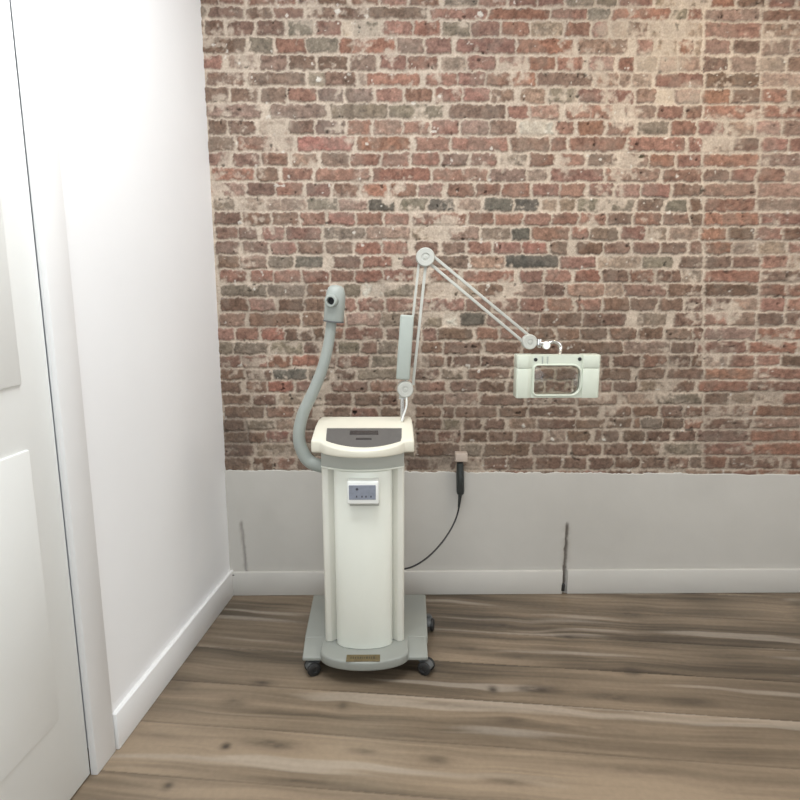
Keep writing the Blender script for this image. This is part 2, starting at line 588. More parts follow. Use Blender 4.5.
    for py_, rz_ in ((12, .03), (45, .028), (80, .03), (97, .035), (112, .03)):
        H -= spot(349 + (py_ - 45) * .02, py_, .018, rz_, 0, (.10, .07, .05), .33)
    H -= spot(641, 157, .016, .006, .006, (.06, .055, .03))
    for px_, py_, r_ in ((318, 80, .010), (523, 426, .010), (644, 442, .009), (553, 439, .010), (480, 15, .012), (338, 12, .011), (604, 440, .006), (572, 391, .008)):
        H += spot(px_, py_, r_, r_ * .9, .004, (.62, .58, .52))
    for px_, py_, rx_, rz_ in ((275, 125, .07, .035), (534, 127, .055, .035), (660, 62, .10, .05), (615, 30, .08, .03), (690, 95, .06, .05)):
        H += spot(px_, py_, rx_, rz_, .002, (.43, .36, .29), .5)
    # dark stain low in the left corner, darker patch behind the socket
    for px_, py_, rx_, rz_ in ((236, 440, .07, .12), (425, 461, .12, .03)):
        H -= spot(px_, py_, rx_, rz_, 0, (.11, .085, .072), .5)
    # dimmer light on the lower courses, painted into the colour with patchy grime
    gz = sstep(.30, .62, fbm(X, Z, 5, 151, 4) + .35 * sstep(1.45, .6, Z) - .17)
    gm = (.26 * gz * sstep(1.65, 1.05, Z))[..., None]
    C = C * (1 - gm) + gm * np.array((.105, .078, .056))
    H = np.clip(H, -.004, .013)
    tt = np.stack([X, -H - .0, Z], -1)
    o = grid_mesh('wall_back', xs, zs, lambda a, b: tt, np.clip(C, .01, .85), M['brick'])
    return structure(o)


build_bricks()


# ---- plastered, white painted lower wall with its two chased slots
def build_dado():
    xs = np.concatenate([np.arange(CX - .02, 1.3, .004), np.arange(1.3, RIGHT + .03, .05)])
    zs = np.arange(-.004, LEDGE, .004)
    zs = np.concatenate([zs, [LEDGE]])
    X, Z = np.meshgrid(xs, zs)
    C = np.ones(X.shape + (3,)) * np.array((.485, .465, .43))
    H = (fbm(X, Z, 7, 3, 3) - .5) * .003
    zl_, zr_ = aty(226, 470.6, DADO_Y), aty(700, 474.2, DADO_Y)
    top = zl_.z + (X - zl_.x) * (zr_.z - zl_.z) / (zr_.x - zl_.x)
    top = top + ((fbm(X, X * 0, 25, 77, 3) - .5) * .010 + (fbm(X, X * 0, 120, 79, 2) - .5) * .005)
    Z = Z * (top / LEDGE)
    w = (fbm(X, Z, 60, 7, 3) - .5)
    C *= (1 - .05 * sstep(.55, .8, fbm(X, Z, 4, 19, 3)))[..., None]

    def slot(p0, p1, wid, depth, dark, soft):
        nonlocal C, H
        a, b = aty(*p0, DADO_Y), aty(*p1, DADO_Y)
        t = np.clip((Z - b.z) / (a.z - b.z), 0, 1)
        d = np.abs(X + w * .008 - (b.x + (a.x - b.x) * t))
        inz = sstep(b.z - .02, b.z + .0, Z) * sstep(a.z + .015, a.z - .02, Z)
        k = sstep(wid, wid * .35, d) * inz
        s = sstep(soft, 0, d) * inz * sstep(.3, .6, fbm(X, Z, 30, 29, 3))
        C = C * (1 - .45 * s[..., None]) + .45 * s[..., None] * np.array((.30, .27, .23))
        C = C * (1 - k[..., None]) + k[..., None] * np.array(dark)
        H += -k * depth + s * .001
    slot((567.2, 524), (563.5, 590), .0085, .009, (.15, .13, .11), .030)
    slot((241.0, 522), (246.0, 572), .007, .006, (.33, .31, .29), .018)
    tt = np.stack([X, DADO_Y - H, Z], -1)
    # the top edge folds back to the brick
    X2 = np.concatenate([X, X[-1:]], 0)
    tt = np.concatenate([tt, np.stack([X[-1:], np.full_like(X[-1:], .02), Z[-1:]], -1)], 0)
    C = np.concatenate([C, C[-1:]], 0)
    zz = np.concatenate([zs, [LEDGE + .001]])
    o = grid_mesh('wall_back_dado', xs, zz, lambda a, b: tt, C, M['dado'])
    return structure(o)


build_dado()


# ---- skirting boards
def board(name, pts, h, t_dir, parent=None):
    bm = bmesh.new()
    add_prism(bm, pts, 0, h, .004, 2)
    return structure(obj(name, bm, M['trim_back' if 'back' in name else 'trim'], smooth=40))


BBH = aty(470, 571.5, DADO_Y - .014).z
gap0, gap1 = aty(561.3, 590, DADO_Y).x, aty(566.0, 590, DADO_Y).x
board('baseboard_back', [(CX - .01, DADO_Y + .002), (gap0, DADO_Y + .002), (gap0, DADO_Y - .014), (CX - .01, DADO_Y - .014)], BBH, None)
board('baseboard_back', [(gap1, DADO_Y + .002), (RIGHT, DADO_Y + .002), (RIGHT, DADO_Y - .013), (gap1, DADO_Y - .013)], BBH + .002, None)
ln = Vector((1, -SL)).normalized()              # into the room from the left wall
board('baseboard_left', [(lx(-.01), -.01), (lx(-.01) + .015, -.01), (lx(YE) + .016, YE), (lx(YE) - .001, YE)], .115, None)

# ---- left wall, ending in a door casing
bm = bmesh.new()
add_prism(bm, [(lx(.06), .06), (lx(YE), YE), (lx(YE) - .14, YE + .016), (lx(.06) - .14, .06)], -.01, CEIL)
structure(obj('wall_left', bm, M['white_wall']))


def along(y, off):
    """point on the left wall's line at depth y, pushed off into the room"""
    return (lx(y) + off, y)


y1, y2, y3 = YE - .002, YE - .095, YE - .095 - .84
bm = bmesh.new()
add_prism(bm, [along(y1, -.012), along(y1, .008), along(y2, .008), along(y2, -.012)], 0, 2.12, .004)
add_prism(bm, [along(y3, -.012), along(y3, .008), along(y3 - .09, .008), along(y3 - .09, -.012)], 0, 2.12, .004)
add_prism(bm, [along(y1, -.012), along(y1, .008), along(y3 - .09, .008), along(y3 - .09, -.012)], 2.12, 2.21, .004)
structure(obj('trim_1', bm, M['trim']))
bm = bmesh.new()
add_prism(bm, [along(y2, -.05), along(y2, -.012), along(y3, -.012), along(y3, -.05)], .006, 2.12, .002)
for za, zb in ((.25, .95), (1.1, 1.95)):
    for ya, yb in ((y2 - .10, y2 - .38), (y2 - .46, y2 - .74)):
        add_prism(bm, [along(ya, -.014), along(ya, -.006), along(yb, -.006), along(yb, -.014)], za, zb, .004)
d1 = structure(obj('door_1', bm, M['door_paint']))
bm = bmesh.new()
hx = along(y3 + .06, -.012)
add_lathe(bm, [(.022, 0), (.022, .006), (.009, .008), (.009, .04)], (hx[0], hx[1], 1.02), (1, 0, 0), 16)
add_tube(bm, [(hx[0] + .038, hx[1], 1.02), (hx[0] + .038, hx[1] + .11, 1.02)], .008, 12)
obj('door_handle', bm, M['chrome'], d1)
bm = bmesh.new()
add_prism(bm, [along(y3 - .002, -.02), along(FRONT, -.02), along(FRONT, -.14), along(y3 - .002, -.14)], -.01, CEIL)
add_prism(bm, [along(y1, -.02), along(y3 - .002, -.02), along(y3 - .002, -.14), along(y1, -.14)], 2.125, CEIL)
structure(obj('wall_left_front', bm, M['white_wall']))

# ---- ceiling, right wall and front wall with their windows
bm = bmesh.new()
add_box(bm, (-1.6, FRONT - .1, CEIL), (RIGHT + .1, .1, CEIL + .1))
structure(obj('ceiling', bm, M['ceiling']))


def wall_with_window(name, wname, axis, c0, c1, w0, w1, z0, z1, pos, th):
    bm = bmesh.new()
    P = (lambda a, z, d: (pos + d, a, z)) if axis == 'x' else (lambda a, z, d: (a, pos + d, z))

    def slab(m, a0, a1, b0, b1, d0, d1, bv=0):
        p, q = P(a0, b0, d0), P(a1, b1, d1)
        add_box(m, [min(p[i], q[i]) for i in range(3)], [max(p[i], q[i]) for i in range(3)], bv)
    slab(bm, c0, w0, -.01, CEIL, 0, th)
    slab(bm, w1, c1, -.01, CEIL, 0, th)
    slab(bm, w0, w1, -.01, z0, 0, th)
    slab(bm, w0, w1, z1, CEIL, 0, th)
    structure(obj(name, bm, M['white_wall']))
    bm = bmesh.new()
    s = 1 if th > 0 else -1
    for a0, a1, b0, b1 in ((w0, w0 + .06, z0, z1), (w1 - .06, w1, z0, z1), (w0, w1, z0, z0 + .06), (w0, w1, z1 - .06, z1), ((w0 + w1) / 2 - .03, (w0 + w1) / 2 + .03, z0, z1)):
        slab(bm, a0, a1, b0, b1, s * .05, s * .09, .004)
    structure(obj(wname, bm, M['trim']))


wall_with_window('wall_right', 'window_1', 'x', FRONT, .06, -2.85, -.65, .95, 2.65, RIGHT, .12)
wall_with_window('wall_front', 'window_2', 'y', -1.6, RIGHT + .1, -1.1, .9, .30, 2.5, FRONT, -.12)


# ---- floor: oak laminate laid square to the left wall
def build_floor():
    xs = np.concatenate([np.arange(-1.75, -1.0, .05), np.arange(-1.0, 1.6, .005), np.arange(1.6, RIGHT + .15, .05)])
    ys = np.concatenate([np.arange(FRONT - .15, -1.5, .06), np.arange(-1.5, -.6, .0035), np.arange(-.6, .06, .0045)])
    X, Y = np.meshgrid(xs, ys)
    n = math.hypot(1, SL)
    U = (X - SL * Y) / n
    V = (Y + SL * X) / n
    W = .2015
    V0 = -.888
    # grain flows round the knots
    knots = [(226, 746, .013, .013, .85), (272, 744, .080, .017, .70), (261, 683, .033, .015, .65), (233, 702, .042, .024, .45),
             (175, 685, .055, .032, .40), (168, 786, .012, .011, .8), (362, 751, .036, .010, .5), (343, 706, .014, .016, .55),
             (493, 689, .015, .017, .85), (538, 689, .060, .021, .75), (610, 697, .075, .018, .5), (632, 671, .028, .024, .65),
             (503, 626, .014, .016, .7), (520, 628, .15, .013, .45), (569, 637, .045, .016, .55), (465, 648, .080, .015, .5),
             (520, 657, .06, .016, .42), (631, 614, .05, .036, .35), (512, 721, .034, .016, .5), (437, 760, .035, .014, .45),
             (509, 782, .055, .011, .5), (300, 781, .085, .008, .5), (690, 702, .06, .02, .45), (590, 728, .16, .014, .35),
             (450, 705, .14, .010, .35), (150, 735, .10, .014, .35), (660, 640, .12, .016, .35), (300, 640, .10, .016, .35),
             (400, 735, .12, .012, .3), (640, 770, .14, .014, .35)]
    Vd = V.copy()
    KN = np.zeros_like(X)
    rag = fbm(U * 1.0, V * 3.0, 30, 203, 3) - .5
    for px, py, ru, rv, a in knots:
        p = atz(px, py, 0)
        ku, kv = (p.x - SL * p.y) / n, (p.y + SL * p.x) / n
        e = np.exp(-(((U - ku) / (ru * 2.2 + .03)) ** 2 + ((V - kv) / (rv * 2.2)) ** 2))
        Vd -= .45 * (V - kv) * e
        q = ((U - ku) / ru) ** 2 + ((V - kv) / rv) ** 2
        KN = np.maximum(KN, a * np.exp(-q * .75) * np.clip(1 + 1.1 * rag, .3, 1.5))
    KN = np.clip(KN, 0, .95)
    row = np.floor((V - V0) / W)
    fr = (V - V0) / W - row
    rr = np.random.RandomState(4)
    jo = 1.05 + .10 * (rr.rand(64) - .5) * 2
    tones = rr.rand(64, 8)
    ri = row.astype(int) % 64
    L = 2.75
    uu = (U + jo[ri]) / L
    pl = np.floor(uu)
    fu = uu - pl
    tone = tones[ri, pl.astype(int) % 8]
    rowtone = np.select([row == -2, row == -1, row == 0, row == 1, row == 2, row >= 3], [.27, .20, .03, -.10, -.08, -.16], .22)  # plank tones, with the floor's front-to-back light falloff put in
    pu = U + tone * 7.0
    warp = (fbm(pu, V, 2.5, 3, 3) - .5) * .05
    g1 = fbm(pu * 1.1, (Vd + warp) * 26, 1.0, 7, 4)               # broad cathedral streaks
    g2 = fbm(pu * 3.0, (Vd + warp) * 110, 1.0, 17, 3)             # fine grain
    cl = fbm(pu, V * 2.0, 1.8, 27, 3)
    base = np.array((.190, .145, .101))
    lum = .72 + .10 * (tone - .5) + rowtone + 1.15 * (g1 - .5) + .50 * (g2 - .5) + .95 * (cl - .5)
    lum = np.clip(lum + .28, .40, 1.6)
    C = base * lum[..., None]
    dark = sstep(.60, .78, g1 * .6 + (1 - cl) * .4)
    C *= (1 - .40 * dark)[..., None]
    pale = sstep(.62, .75, fbm(pu * 1.0, (Vd + warp) * 18, 1.0, 37, 3))[..., None]
    C = C * (1 - .35 * pale) + .35 * pale * np.array((.50, .44, .37))
    C = C * (1 - KN[..., None]) + KN[..., None] * np.array((.045, .034, .026))
    seam = np.minimum(np.minimum(fr, 1 - fr) * W, np.minimum(fu, 1 - fu) * L)
    C *= (1 - np.maximum(.24 * sstep(.005, .001, np.minimum(fr, 1 - fr) * W), .10 * sstep(.0045, .001, np.minimum(fu, 1 - fu) * L)))[..., None]
    tt = np.stack([X, Y, -.0008 * sstep(.004, .001, seam)], -1)
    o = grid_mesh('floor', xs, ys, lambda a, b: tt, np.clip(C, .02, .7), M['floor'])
    return structure(o)


build_floor()

# ------------------------------------------------------------------ ceiling spot fitting (source of the warm light)
cs = thing('ceiling_spot', (1.15, -.75, CEIL), 'round white ceiling spot above the right part of the brick wall', 'lamp')
bm = bmesh.new()
add_lathe(bm, [(.0, 0), (.06, 0), (.06, -.02), (.045, -.05), (.0, -.05)], (1.15, -.75, CEIL), (0, 0, 1), 24)
obj('housing', bm, M['white_plastic'], cs)

cp = thing('ceiling_light', (-.20, -1.30, CEIL), 'flat white rectangular light panel under the middle of the ceiling', 'lamp')
bm = bmesh.new()
for q0, q1 in (((-.81, -1.76), (.41, -1.73)), ((-.81, -.87), (.41, -.84)), ((-.81, -1.73), (-.78, -.87)), ((.38, -1.73), (.41, -.87))):
    add_box(bm, (q0[0], q0[1], CEIL - .05), (q1[0], q1[1], CEIL), .002, 1)
obj('frame', bm, M['white_plastic'], cp)
bm = bmesh.new()
add_box(bm, (-.78, -1.73, CEIL - .030), (.38, -.87, CEIL))
obj('back_plate', bm, M['white_plastic'], cp)

# ------------------------------------------------------------------ facial steamer
DX = -.1030                                   # centre line of the machine
ST = thing('facial_steamer', (DX, -.442, 0), 'cream and grey facial steamer machine on casters before the brick wall', 'beauty machine')

# ---- base plate with sloping arms and a bowed front
bm = bmesh.new()
FL, FR_ = atz(302.5, 655, .075).x, atz(428, 655, .075).x
BL_, BR_ = FL - .012, FR_ + .012
YA = -.497
out = [(BL_, -.187), (BL_ - .0, -.187), (FL, YA), (FL + .055, YA - .01)]
out = [(BL_, -.187), (FL - .004, YA)]
bl, brx = atz(319.5, 655, .09).x, atz(409, 655, .09).x
cxm, hw = (bl + brx) / 2, (brx - bl) / 2
out.append((bl, YA))
out.append((bl, -.577))
for i in range(1, 24):
    a = math.pi * (1 - i / 24)
    out.append((cxm + hw * math.cos(a), -.577 - .072 * math.sin(a)))
out += [(brx, -.577), (brx, YA), (FR_ + .004, YA), (BR_, -.187)]
add_prism(bm, out, .055, .090, .007, 3)
for x0, x1 in ((FL, bl + .01), (brx - .01, FR_)):
    t = bmesh.new()
    vs = [t.verts.new(c) for c in ((x0 - .003 * (x0 == FL), YA + .01, .055), (x1, YA + .01, .055), (x1, -.587, .055), (x0, -.587, .055),
                                   (x0 - .003 * (x0 == FL), YA + .01, .0895), (x1, YA + .01, .0895), (x1, -.587, .068), (x0, -.587, .068))]
    for f in ((3, 2, 1, 0), (4, 5, 6, 7), (0, 1, 5, 4), (1, 2, 6, 5), (2, 3, 7, 6), (3, 0, 4, 7)):
        t.faces.new([vs[i] for i in f])
    bmesh.ops.recalc_face_normals(t, faces=t.faces)
    bevel(t, .004, 2)
    join(bm, t)
base = obj('base_plate', bm, M['grey'], ST)

# ---- brass name plate on the bowed front
a, b = atz(346.2, 659.5, .0905), atz(380, 659.5, .0905)
yn0, yn1 = atz(363, 655.0, .0905).y, atz(363, 664.0, .0905).y
yn1 = max(yn1, -.645)
bm = bmesh.new()
add_box(bm, (a.x, yn1, .0895), (b.x, yn0, .0925), .001, 1)
np_ = obj('name_plate', bm, M['brass'], ST, label='small brass plate on the bowed front')
bm = bmesh.new()
rng = random.Random(3)
wx0 = a.x + .014
while wx0 < b.x - .018:                       # unreadable line of lettering, a run of short strokes
    w = rng.uniform(.003, .007)
    add_box(bm, (wx0, (yn0 + yn1) / 2 - .006, .0924), (wx0 + w, (yn0 + yn1) / 2 + .006, .0929))
    wx0 += w + .003
obj('lettering', bm, M['brass_dark'], np_)


# ---- casters
def caster(x, y, rz):
    c, s = math.cos(rz), math.sin(rz)
    bm = bmesh.new()
    add_lathe(bm, [(.0, 0), (.016, 0), (.016, .006), (.011, .008), (.011, .016), (.0, .016)], (x, y, .041), (0, 0, 1), 18)
    t = bmesh.new()
    pts = []
    for k in range(13):                        # hooded fork in side view (u along travel, z)
        an = math.pi * k / 12
        pts.append((.024 * math.cos(an) - .012, .026 + .022 * math.sin(an)))
    add_prism(t, pts, -.012, .012, .002, 1, axis='y')
    join(bm, t, Matrix.Translation((x, y, 0)) @ Matrix.Rotation(rz, 4, 'Z'))
    fk = obj('caster', bm, M['caster'], ST)
    for sgn in (-1, 1):
        bm = bmesh.new()
        ax = Vector((-s, c, 0)) * sgn
        o = Vector((x, y, .0245)) - Vector((c, s, 0)) * .012 + ax * .009
        add_lathe(bm, [(.0, 0), (.018, 0), (.0235, .003), (.0245, .006), (.0235, .012), (.018, .015), (.010, .0155), (.009, .013), (.0, .013)], o, ax, 24)
        obj('wheel', bm, M['black'], fk)


cl_, cr_ = atz(314, 669, .024), atz(424, 669, .024)
caster(cl_.x + .004, -.567, math.radians(25))
caster(cr_.x - .002, -.567, math.radians(150))
caster(BL_ + .03, -.222, math.radians(60))
caster(BR_ + .006, -.292, math.radians(80))

# ---- column
CT = .722
W2 = .1385
YF, YB = -.527, -.357
g = .006
bm = bmesh.new()
half = .0965                                   # half width of the rounded front
outline = [(-W2, YB), (-W2, YF + .010), (-W2 + .006, YF), (-half - .020, YF), (-half - .004, YF + .013), (-half + .002, YF + .013),
           (half - .002, YF + .013), (half + .004, YF + .013), (half + .020, YF), (W2 - .006, YF), (W2, YF + .010), (W2, YB)]
add_prism(bm, [(DX + x, y) for x, y in outline], .0905, CT, .0025, 2)
obj('column_body', bm, M['panel_cream'], ST)
bm = bmesh.new()
pts = [(DX + half, YF + .011)]
for i in range(0, 33):
    an = math.pi * i / 32
    pts.append((DX + half * math.cos(an), YF - .002 - .046 * math.sin(an) ** .9))
pts.append((DX - half, YF + .011))
add_prism(bm, pts, .0905, CT + .002, .003, 2)
obj('front_shell', bm, M['cream_white'], ST, smooth=50)

# ---- grey neck between column and console
bm = bmesh.new()


def dshape(hw, yb, yf, bow, n=24, corner=.02):
    p = [(DX - hw, yb), (DX - hw, yf)]
    for i in range(1, n):
        u = -1 + 2 * i / n
        p.append((DX + hw * u, yf - bow * (1 - abs(u) ** 2.2)))
    p += [(DX + hw, yf), (DX + hw, yb)]
    return p


add_prism(bm, dshape(.1375, YB, -.532, .044), CT + .010, .788, .003, 2)
obj('neck', bm, M['grey_light'], ST, smooth=50)
bm = bmesh.new()
add_prism(bm, dshape(.1385, YB, -.534, .047), CT + .0055, CT + .0105, .0015, 2)
add_prism(bm, dshape(.130, YB + .004, -.522, .036), CT + .0015, CT + .0058, .0, 2)
obj('column_cap', bm, M['cream_white'], ST, smooth=50)

# ---- console with sloping top
KX = -.1005
ZB = .787


def ztop(y):
    return .8285 + (y + .562) * .2111


bm = bmesh.new()
kb, kf = -.377, -.567
hwc, hwl = .1665, .136
pts = [(KX - hwc + .014, kb), (KX - hwc + .004, kb - .03), (KX - hwc, -.462), (KX - hwc - .001, kf), (KX - hwl, kf - .004)]
for i in range(1, 24):
    u = -1 + 2 * i / 24
    pts.append((KX + hwl * u, kf - .012 - .058 * (1 - abs(u) ** 2.3)))
pts += [(KX + hwl, kf - .004), (KX + hwc + .001, kf), (KX + hwc, -.462), (KX + hwc - .002, kb - .03), (KX + hwc - .006, kb)]
add_prism(bm, pts, ZB, None, .006, 3, tops=lambda p: ztop(p[1]))
con = obj('console', bm, M['cream'], ST, smooth=45)


def slope_pt(px, py, lift):
    """point of the sloping console top seen at px, py"""
    d = ray(px, py)
    # z = ztop(y)+lift
    t = (.8285 + (CAM.y + .562) * .2111 + lift - CAM.z) / (d.z - .2111 * d.y)
    return CAM + d * t


def slope_plate(name, px_pts, lift0, lift1, m, parent):
    t = bmesh.new()
    lo = [t.verts.new(slope_pt(x, y, lift0)) for x, y in px_pts]
    hi = [t.verts.new(v.co + Vector((0, -.2, 1)).normalized() * (lift1 - lift0)) for v in lo]
    n = len(lo)
    t.faces.new(lo[::-1])
    t.faces.new(hi)
    for i in range(n):
        t.faces.new((lo[i], lo[(i + 1) % n], hi[(i + 1) % n], hi[i]))
    bmesh.ops.recalc_face_normals(t, faces=t.faces)
    return obj(name, t, m, parent)


pp = [(327.0, 428.8), (401.8, 428.8), (401.6, 438), (400.5, 441.5)]
for i in range(1, 16):
    u = 1 - 2 * i / 16
    pp.append((363.5 + 37 * u, 441.5 + 6.3 * (1 - abs(u) ** 2.0)))
pp += [(326.0, 441.0), (326.2, 437)]
slope_plate('control_panel', pp, -.001, .0015, M['membrane'], con)
slope_plate('display_window', [(350, 431.0), (378, 431.0), (378.4, 435.0), (349.6, 435.0)], .001, .0024, M['display'], con)
slope_plate('button_strip', [(356, 438.3), (371.5, 438.3), (371.7, 440.0), (355.8, 440.0)], .001, .0026, M['display'], con)

# ---- small timer box on the column front
bx0, bx1 = aty(347.0, 490, -.61).x, aty(378.8, 490, -.61).x
bz0, bz1 = aty(363, 504.5, -.61).z, aty(363, 481.5, -.61).z
bm = bmesh.new()
add_box(bm, (bx0, -.61, bz0), (bx1, -.547, bz1), .005, 3)
tb = obj('timer_box', bm, M['white_plastic'], ST, label='white timer box with a grey screen')
sx0, sx1 = aty(348.8, 490, -.611).x, aty(375.8, 490, -.611).x
sz0, sz1 = aty(363, 499.8, -.611).z, aty(363, 485.2, -.611).z
bm = bmesh.new()
add_box(bm, (sx0, -.6115, sz0), (sx1, -.608, sz1), .001, 1)
obj('screen', bm, M['lcd'], tb)
bm = bmesh.new()
c = aty(357, 489.3, -.6115)
add_lathe(bm, [(0, 0), (.0045, 0), (.004, .0008), (0, .0008)], c, (0, -1, 0), 16)
for px in (356.6, 362, 366, 371):
    q = aty(px, 496, -.6115)
    add_box(bm, (q.x - .002, -.6123, q.z - .005), (q.x + .002, -.6113, q.z + .001))
obj('screen_marks', bm, M['lcd_mark'], tb)
bm = bmesh.new()
add_box(bm, (bx0 + .006, -.592, bz0 - .013), (bx1 + .001, -.552, bz0 + .002), .003, 2)
obj('lower_lip', bm, M['grey_light'], tb)  # lip greyer than the box: shadow under it put into the colour

# ---- grey steam arm and its nozzle head
HY = -.437
hp = [(336, 466, -.452), (322, 466, -.447), (309, 461, HY), (301.5, 449, HY), (299, 434, HY), (303, 414, HY), (313, 392, HY), (322.5, 368, HY), (328.5, 344, HY), (332, 318, HY)]
path = spline([aty(*p) for p in hp], 8)
rad = [.0245 - .0075 * (i / (len(path) - 1)) for i in range(len(path))]
bm = bmesh.new()
add_tube(bm, path, rad, 20)
obj('steam_arm', bm, M['hose'], ST, smooth=60)
h0, h1 = aty(333.6, 321, HY), aty(336.5, 285, HY)
ax = (h1 - h0)
hl = ax.length
pxm = (aty(345, 321, HY) - aty(325, 321, HY)).length / 20
bm = bmesh.new()
add_lathe(bm, [(0, 0), (9.6 * pxm, 0), (10.0 * pxm, .004), (10.0 * pxm, hl * .62), (9.4 * pxm, hl * .78), (7.8 * pxm, hl * .92), (4.5 * pxm, hl * .985), (0, hl)], h0, ax, 32)
hd = obj('steam_head', bm, M['hose'], ST, smooth=60)
bm = bmesh.new()
add_lathe(bm, [(9.2 * pxm, -.004), (10.5 * pxm, -.003), (10.5 * pxm, .001), (9.2 * pxm, .002)], h0, ax, 32)
obj('collar', bm, M['caster'], hd)
nz = aty(331.0, 301, HY - .041)
nax = Vector((-.25, -1, .02))
bm = bmesh.new()
add_lathe(bm, [(6.3 * pxm, -.02), (6.3 * pxm, .003), (5.3 * pxm, .007), (3.9 * pxm, .007), (3.6 * pxm, -.004), (0, -.004)], nz, nax, 28)
nzo = obj('nozzle', bm, M['hose'], hd)
bm = bmesh.new()
add_lathe(bm, [(3.5 * pxm, -.0035), (0, -.0030)], nz, nax, 24)
obj('nozzle_opening', bm, M['hole'], nzo)

# ------------------------------------------------------------------ magnifying lamp on its spring arm
AY = -.417
MLb = aty(402, 417, AY)
MLb.z = ztop(AY)
ML = thing('magnifying_lamp', MLb, 'white magnifying lamp on a jointed spring arm rising behind the console', 'lamp')


def A(px, py, y=AY):
    return aty(px, py, y)


um = (A(410, 300) - A(400, 300)).length / 10      # metres per pixel at the arm

bm = bmesh.new()
add_tube(bm, [Vector((A(402.3, 398).x, AY, ztop(AY) + .0022)), A(402.3, 397)], 2.1 * um, 16)
add_lathe(bm, [(0, 0), (4.4 * um, 0), (4.4 * um, .004), (0, .004)], A(402.3, 398.6), (0, 0, 1), 20)
obj('mounting_pin', bm, M['chrome'], ML, label='chrome mounting pin')
bm = bmesh.new()
add_tube(bm, spline([A(406.2, 392, AY - .012), A(406.6, 404, AY - .014), A(405, 411, AY - .014), (A(401.5, 417).x, AY - .016, ztop(AY - .016) + .0055)], 6), .0032, 10)
obj('lamp_cable', bm, M['white_plastic'], ML)


def disc(name, px, py, r, th, y=AY, m='arm_white'):
    bm = bmesh.new()
    c = A(px, py, y + th / 2)
    add_lathe(bm, [(0, 0), (r * um * .8, 0), (r * um, .004), (r * um, th - .004), (r * um * .9, th), (r * um * .45, th), (r * um * .42, th - .002), (r * um * .2, th - .002), (r * um * .18, th + .001), (0, th + .001)], c, (0, -1, 0), 32)
    return obj(name, bm, M[m], ML, smooth=40)


def rod(p, q, y, hw=.0055, hd=.0055, m='arm_white', name='arm_rod'):
    a_, b_ = A(*p, y), A(*q, y)
    d = (b_ - a_)
    L = d.length
    t = bmesh.new()
    add_box(t, (-hw, -hd, 0), (hw, hd, L), .0018, 2)
    u = Vector((0, 1, 0))
    dn = d.normalized()
    x = u.cross(dn).normalized()
    mtx = Matrix((x, u, dn)).transposed().to_4x4()
    mtx.translation = a_
    bm = bmesh.new()
    join(bm, t, mtx)
    return obj(name, bm, M[m], ML)


disc('lower_joint', 405.2, 388.0, 8.3, .036)
bm = bmesh.new()
add_box(bm, (A(402.5, 390).x - 3.6 * um, AY - .012, A(402.5, 398).z), (A(402.5, 390).x + 3.6 * um, AY + .012, A(402.5, 385).z), .003, 2)
obj('knuckle', bm, M['arm_white'], ML)
rod((405.5, 384), (419.5, 258), AY + .004, .0040, .0040)
rod((413.0, 385), (426.0, 262), AY + .004, .0048, .0045)
# spring cover
t = bmesh.new()
A0, A1 = A(402.7, 379.2, AY - .004), A(407.2, 315.0, AY - .004)
d = A1 - A0
add_box(t, (-6.9 * um, -.016, 0), (6.9 * um, .010, d.length), .006, 3)
dn = d.normalized()
u = Vector((0, 1, 0))
u = (u - dn * u.dot(dn)).normalized()
x = u.cross(dn).normalized()
mtx = Matrix((x, u, dn)).transposed().to_4x4()
mtx.translation = A0
bm = bmesh.new()
join(bm, t, mtx)
obj('spring_cover', bm, M['spring'], ML, label='pale grey spring cover')
disc('elbow_joint', 425.0, 257.5, 9.3, .034)
rod((432.0, 255.2), (530, 336.5), AY + .003, .0048, .0045)
rod((428.0, 262.0), (524.0, 342.5), AY + .003, .0048, .0045)
disc('wrist_joint', 528.2, 341.3, 7.6, .030)

# bracket and yoke above the lamp head
LY = -.437
bm = bmesh.new()
add_tube(bm, [A(533, 342.5, AY - .002), A(541, 344), A(547, 344.5)], [.0075, .0085, .0085], 14)
add_box(bm, (A(536.5, 348).x, AY - .014, A(536.5, 347.5).z), (A(540.5, 340).x, AY + .010, A(540, 338.5).z), .003, 2)
obj('swivel_arm', bm, M['chrome'], ML, label='chrome swivel')
bm = bmesh.new()
add_lathe(bm, [(0, 0), (.012, 0), (.0135, .004), (.0135, .016), (.012, .02), (0, .02)], A(545.3, 345, AY + .010), (0, -1, 0), 22)
obj('thumb_knob', bm, M['white_plastic'], ML)
bm = bmesh.new()
add_tube(bm, spline([A(546.5, 344.5), A(550.5, 342.5), A(554.5, 341.8), (A(559, 344)), A(560.5, 349), A(559.5, 356, LY)], 6), .0066, 12)
obj('yoke', bm, M['chrome'], ML, label='chrome yoke loop')

# lamp head
hw_ = {}
x0, x1 = A(516.6, 376, LY - .03).x, A(600.3, 376, LY - .03).x
zt, zb = A(557, 355.2, LY - .03).z, A(557, 398.0, LY - .03).z
wl, wr = A(533.5, 376, LY - .03).x, A(581.0, 376, LY - .03).x
wt, wbm = A(557, 365.0, LY - .03).z, A(557, 395.3, LY - .03).z


def rrect(xa, xb, za, zb_, rl, rr_, n=8):
    p = []
    for cx_, cz_, r, a0 in ((xb - rr_, zb_ - rr_, rr_, 0), (xa + rl, zb_ - rl, rl, 90), (xa + rl, za + rl, rl, 180), (xb - rr_, za + rr_, rr_, 270)):
        for k in range(n + 1):
            an = math.radians(a0 + 90 * k / n)
            p.append((cx_ + r * math.cos(an), cz_ + r * math.sin(an)))
    return p


